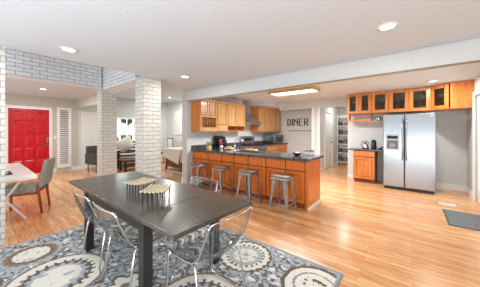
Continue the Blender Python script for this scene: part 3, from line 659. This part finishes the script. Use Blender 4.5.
# ------------------------------------------------------------------ clear chairs: back at local y=0, seat towards +y
PROF = [(0, .77), (.012, .73), (.03, .68), (.055, .62), (.085, .55), (.12, .49), (.165, .458), (.23, .445), (.31, .44), (.39, .442), (.46, .45), (.50, .442)]
def make_chair(loc, rz, label):
    t = thing('clear_chair', label, 'chair', loc, rz, 'clear acrylic chairs around the dining table')
    grid = []
    for i, (y, z) in enumerate(PROF):
        a, b = PROF[max(i - 1, 0)], PROF[min(i + 1, len(PROF) - 1)]; ty, tz = b[0] - a[0], b[1] - a[1]; l = math.hypot(ty, tz); ny, nz = tz / l, -ty / l   # outward (back / below)
        hw = .235 + .02 * math.sin(i / 11 * math.pi); row = []
        for k in range(11):
            s = k / 5 - 1; bow = .05 * (1 - s * s) * (.6 + .6 * math.sin(i / 11 * math.pi)); e = .012 * (s ** 6 if i in (0, 11) else 0)
            row.append((s * hw, y + ny * bow, z + nz * bow - (e if i == 0 else 0)))
        grid.append(row)
    MB().sheet(grid).build('seat_shell', M_ACR, t, solid=.007, subd=1)
    for s in (0, -1):
        MB().tube([Vector(r[s]) for r in grid], .0065, 8).build('edge_rail', M_CHROME, t)
    MB().tube([Vector(p) for p in grid[0]], .0055, 8).build('top_rim', M_CHROME, t)
    for sx in (-.25, .25):
        q = MB().tube([(sx * .93, .45, .436), (sx * .97, .475, .40), (sx, .50, .06), (sx, .49, .02), (sx, .45, .0085), (sx, .14, .0085), (sx, .10, .02), (sx, .095, .06), (sx * .95, .15, .40), (sx * .92, .18, .44)], .0085, 8)
        q.build('leg', M_CHROME, t)
    for y, z in ((.45, .428), (.19, .43)): MB().tube([(-.23, y, z), (-.1, y, z - .03), (.1, y, z - .03), (.23, y, z)], .007, 6).build('cross_bar', M_CHROME, t)
    return t
ch = make_chair((-2.585, .66, .012), 0, 'clear chair on the near side of the table, towards the red door')
copy_tree(ch, (-1.975, .66, .012), 0, 'clear chair on the near side of the table, close to the front table leg')
copy_tree(ch, (-2.775, 1.87, .012), 180, 'clear chair on the stool side of the table, nearest the brick column')
copy_tree(ch, (-2.09, 1.87, .012), 180, 'clear chair on the stool side of the table, in front of the stools')
copy_tree(ch, (-1.03, 1.21, .012), 90, 'clear chair at the right end of the dark table')

# ------------------------------------------------------------------ slatted trays on the table
def make_tray(loc, rz, label):
    t = thing('slatted_tray', label, 'tray', loc, rz, 'slatted trays on the dining table')
    for k in range(6):
        x = -.095 + k * .038; z = .085 + .7 * x * x
        q = MB(); ys = [-.13, -.08, -.03, .03, .08, .13]
        for a, b in zip(ys, ys[1:]):
            za, zb_ = z + .6 * a * a, z + .6 * b * b
            q.hexa([(x - .011, a, za), (x + .011, a, za), (x + .011, b, zb_), (x - .011, b, zb_), (x - .011, a, za + .014), (x + .011, a, za + .014), (x + .011, b, zb_ + .014), (x - .011, b, zb_ + .014)])
        q.build('slat', M_SLAT, t)
    for y in (-.1, .1):
        MB().tube([(x, y, .085 + .7 * x * x + .6 * y * y - .005) for x in (-.105, -.07, -.03, .03, .07, .105)], .005, 6).build('rail', M_BLACK, t)
        for x in (-.09, -.045, 0, .045, .09): MB().tube([(x, y, .085 + .7 * x * x), (x, y * 1.05, 0)], .0065, 6, r1=.0045).build('leg', M_BLACK, t)
    return t
tr = make_tray((-1.93, 1.11, .734), 40, 'pale slatted tray on black legs nearer the table end with the chair')
copy_tree(tr, (-2.34, 1.16, .734), 12, 'pale slatted tray on black legs nearer the brick column')

# ------------------------------------------------------------------ desk corner on the left
t = thing('desk', 'white desk with crossed legs behind the left brick column', 'desk', (-4.25, .58, 0))
MB().box(-1.9, 0, -.62, 0, .70, .752).build('desktop', M_WHITE, t, bevel=.004)
for x in (-.55, -1.35):
    for a, b in ((-.06, -.52), (-.52, -.06)):
        MB().hexa([(x - .02, a - .015, 0), (x + .02, a - .015, 0), (x + .02, a + .015, 0), (x - .02, a + .015, 0), (x - .02, b - .015, .70), (x + .02, b - .015, .70), (x + .02, b + .015, .70), (x - .02, b + .015, .70)]).build('leg', M_WHITE, t)
t = thing('tablet', 'dark tablet lying on the white desk', 'tablet', (-4.75, .24, .753)); MB().box(-.18, .18, -.12, .12, 0, .012).build('body', M_BLACK, t, bevel=.004); MB().box(-.17, .17, -.11, .11, .012, .0135).build('screen', M_BLACKG, t)
t = thing('upholstered_chair', 'grey tweed side chair with walnut legs at the white desk', 'chair', (-5.2, .55, 0), 156)
# local: front +y, back at y=-.2
MB().box(-.24, .24, -.22, .27, .36, .47).build('seat', M_TWEED, t, bevel=.03)
bk = MB().hexa([(-.235, -.30, .44), (.235, -.30, .44), (.235, -.22, .44), (-.235, -.22, .44), (-.22, -.37, .90), (.22, -.37, .90), (.22, -.305, .90), (-.22, -.305, .90)]).build('backrest', M_TWEED, t, bevel=.025)
MB().box(-.225, .225, -.21, .25, .33, .37).build('seat_frame', M_WALNUT, t)
for sx in (-1, 1):
    MB().tube([(sx * .2, .24, .36), (sx * .2, .25, 0)], .024, 8, r1=.016).build('leg', M_WALNUT, t)
    MB().tube([(sx * .21, -.24, .5), (sx * .205, -.24, .34), (sx * .2, -.28, .0)], .026, 8, r1=.017).build('leg', M_WALNUT, t)

# ------------------------------------------------------------------ sitting room beyond the columns
t = thing('sofa', 'black sofa with striped seat below the sitting room window', 'sofa', (-8.8, 4.05, 0), -90)   # local front -> world +X ; local x along -Y
STR = mat('black_white_stripe', (230, 230, 226), .8); b = STR.node_tree.nodes['Principled BSDF']
wv = nd(STR, 'ShaderNodeTexWave'); wv.bands_direction = 'Z'; wv.inputs['Scale'].default_value = 2.1; wv.inputs['Distortion'].default_value = 1.2
ln(STR, coords(STR, (1, 1, 1.3)), wv.inputs['Vector']); rr = nd(STR, 'ShaderNodeValToRGB'); rr.color_ramp.elements[0].position = .44; rr.color_ramp.elements[1].position = .52
rr.color_ramp.elements[0].color = lin((30, 30, 32)); rr.color_ramp.elements[1].color = lin((226, 226, 222)); ln(STR, wv.outputs['Fac'], rr.inputs['Fac']); ln(STR, rr.outputs['Color'], b.inputs['Base Color'])
MB().box(-.7, .7, -.4, .45, .16, .42).build('base', STR, t, bevel=.03)
MB().box(-.68, .68, -.22, .47, .42, .56).build('seat_cushion', STR, t, bevel=.04)
MB().hexa([(-.7, -.44, .16), (.7, -.44, .16), (.7, -.2, .16), (-.7, -.2, .16), (-.7, -.5, .98), (.7, -.5, .98), (.7, -.34, .98), (-.7, -.34, .98)]).build('backrest', STR, t, bevel=.03)
for x in (-.79, .7): MB().box(x, x + .09, -.4, .45, .1, .66).build('arm', M_BLACK, t, bevel=.02)
for x in (-.65, .65):
    for y in (-.35, .38): MB().box(x - .03, x + .03, y - .03, y + .03, 0, .16).build('leg', M_BLACK, t)
def pillow(name, m, loc, rot, lab, s=.24):
    g = []
    q = MB()
    for sg in (1, -1):
        q.sheet([[((i / 6 - 1) * s, sg * .085 * (max(0, (1 - (i / 6 - 1) ** 2) * (1 - (j / 6 - 1) ** 2))) ** .5, (j / 6 - 1) * s) for j in range(13)] for i in range(13)])
    bmesh.ops.remove_doubles(q.bm, verts=q.bm.verts[:], dist=.0005)
    o = q.build(name, m, loc=loc); o.rotation_euler = rot; tag(o, lab, 'cushion')
pillow('throw_pillow', mat('white_cushion', (236, 235, 230), .9), (-8.5, 3.62, .87), (R(-14), R(28), R(-90)), 'pale throw pillow leaning on the striped sofa', .27)
t = thing('coffee_table', 'low brown wooden bench in front of the striped sofa', 'table', (-7.75, 3.75, 0)); MB().box(-.25, .25, -.6, .6, .34, .4).build('top', M_DWOOD, t, bevel=.006); MB().box(-.22, .22, -.55, .55, .14, .17).build('shelf', M_DWOOD, t)
for x in (-.2, .2):
    for y in (-.54, .54): MB().box(x - .03, x + .03, y - .03, y + .03, 0, .34).build('leg', M_BLACK, t)
t = thing('armchair', 'dark grey armchair beyond the entry, left of the brick pillar', 'armchair', (-8.45, 2.78, 0), -80)
MB().box(-.3, .3, -.28, .3, .26, .44).build('seat', mat('charcoal_cloth', (76, 74, 67), .8), t, bevel=.03); MB().box(-.32, .32, -.36, -.26, .26, .86).build('backrest', MATS['charcoal_cloth'], t, bevel=.03)
for x in (-.36, .29): MB().box(x, x + .07, -.32, .3, .26, .62).build('arm', MATS['charcoal_cloth'], t, bevel=.02)
for x in (-.27, .27):
    for y in (-.28, .25): MB().tube([(x, y, .27), (x, y, 0)], .018, 8).build('leg', M_DWOOD, t)
# cloth-covered table by the back wall
t = thing('side_table', 'brown wooden table under a cream cloth in the sitting room', 'table', (-6.6, 4.75, 0))
MB().box(-.5, .5, -.38, .38, .70, .742).build('tabletop', M_DWOOD, t)
MB().box(-.46, .46, -.34, .34, .1, .70).build('cabinet_base', M_DWOOD, t, bevel=.01)
for x in (-.44, .44):
    for y in (-.32, .32): MB().box(x - .03, x + .03, y - .03, y + .03, 0, .1).build('leg', M_DWOOD, t)
q = MB(); q.box(-.52, .52, -.4, .4, .7435, .75)
q.hexa([(-.52, -.41, .46), (.42, -.41, .24), (.42, -.4, .24), (-.52, -.4, .46), (-.52, -.405, .7435), (.52, -.405, .7435), (.52, -.39, .7435), (-.52, -.39, .7435)])
q.hexa([(.51, -.4, .3), (.53, -.3, .5), (.53, .3, .5), (.51, .38, .4), (.505, -.4, .7435), (.52, -.4, .7435), (.52, .4, .7435), (.505, .4, .7435)])
tag(q.build('tablecloth', M_LINEN, loc=(-6.6, 4.75, 0)), 'cream tablecloth draped over the sitting room table', 'tablecloth')
t = thing('side_chair', 'dark framed chair with white back behind the clothed table', 'chair', (-8.3, 5.2, 0), 180)
MB().box(-.22, .22, -.2, .24, .42, .47).build('seat', M_BLACK, t, bevel=.01); MB().box(-.185, .185, -.225, -.205, .52, 1.03).build('back_pad', M_WHITE, t, bevel=.006)
for x in (-.2, .2):
    MB().tube([(x, -.215, 0), (x, -.215, 1.08)], .017, 8).build('rear_leg', M_BLACK, t); MB().tube([(x, .21, 0), (x, .21, .42)], .017, 8).build('front_leg', M_BLACK, t)
MB().tube([(-.2, -.215, 1.05), (.2, -.215, 1.05)], .017, 8).build('top_rail', M_BLACK, t)
t = thing('wall_art', 'pale framed print on the sitting room back wall', 'picture', (-8.54, 5.975, 1.75))
MB().box(-.3, .3, -.02, 0, -.55, .55).box(-.27, .27, -.024, -.02, -.52, .52).build('frame', M_TRIM, t); MB().box(-.2, .2, -.027, -.024, -.42, .42).build('print', noisy('pale_print', (208, 220, 212), (232, 232, 222), freq=6, rough=.7), t)
t = thing('light_switch', 'white light switch plate between the red door and the sidelight', 'switch', (-9.4, 1.72, 1.17), 90)
MB().box(-.035, .035, -.006, 0, -.06, .06).build('plate', M_WHITE, t, bevel=.003); MB().box(-.012, .012, -.012, -.006, -.03, .03).build('rocker', M_WHITE, t)

# ------------------------------------------------------------------ floor pieces on the right
t = thing('floor_vent', 'white metal floor vent in front of the right baseboard', 'vent', (.52, 5.62, 0)); MB().box(-.12, .12, -.085, .085, 0, .006).build('frame', mat('vent_cream', (226, 220, 208), .5), t, bevel=.002)
q = MB()
for k in range(8): q.box(-.098 + k * .027, -.086 + k * .027, -.065, .065, .006, .008)
q.build('grille', mat('vent_gap', (176, 170, 160), .5), t)
t = thing('door_mat', 'charcoal door mat beside the glazed side door', 'mat', (.69, 4.82, 0)); MB().box(-.25, .25, -.4, .4, 0, .012).build('pile', M_MAT, t, bevel=.004); MB().box(-.27, .27, -.42, .42, 0, .007).build('border', mat('mat_rubber', (84, 88, 88), .8), t, bevel=.003)
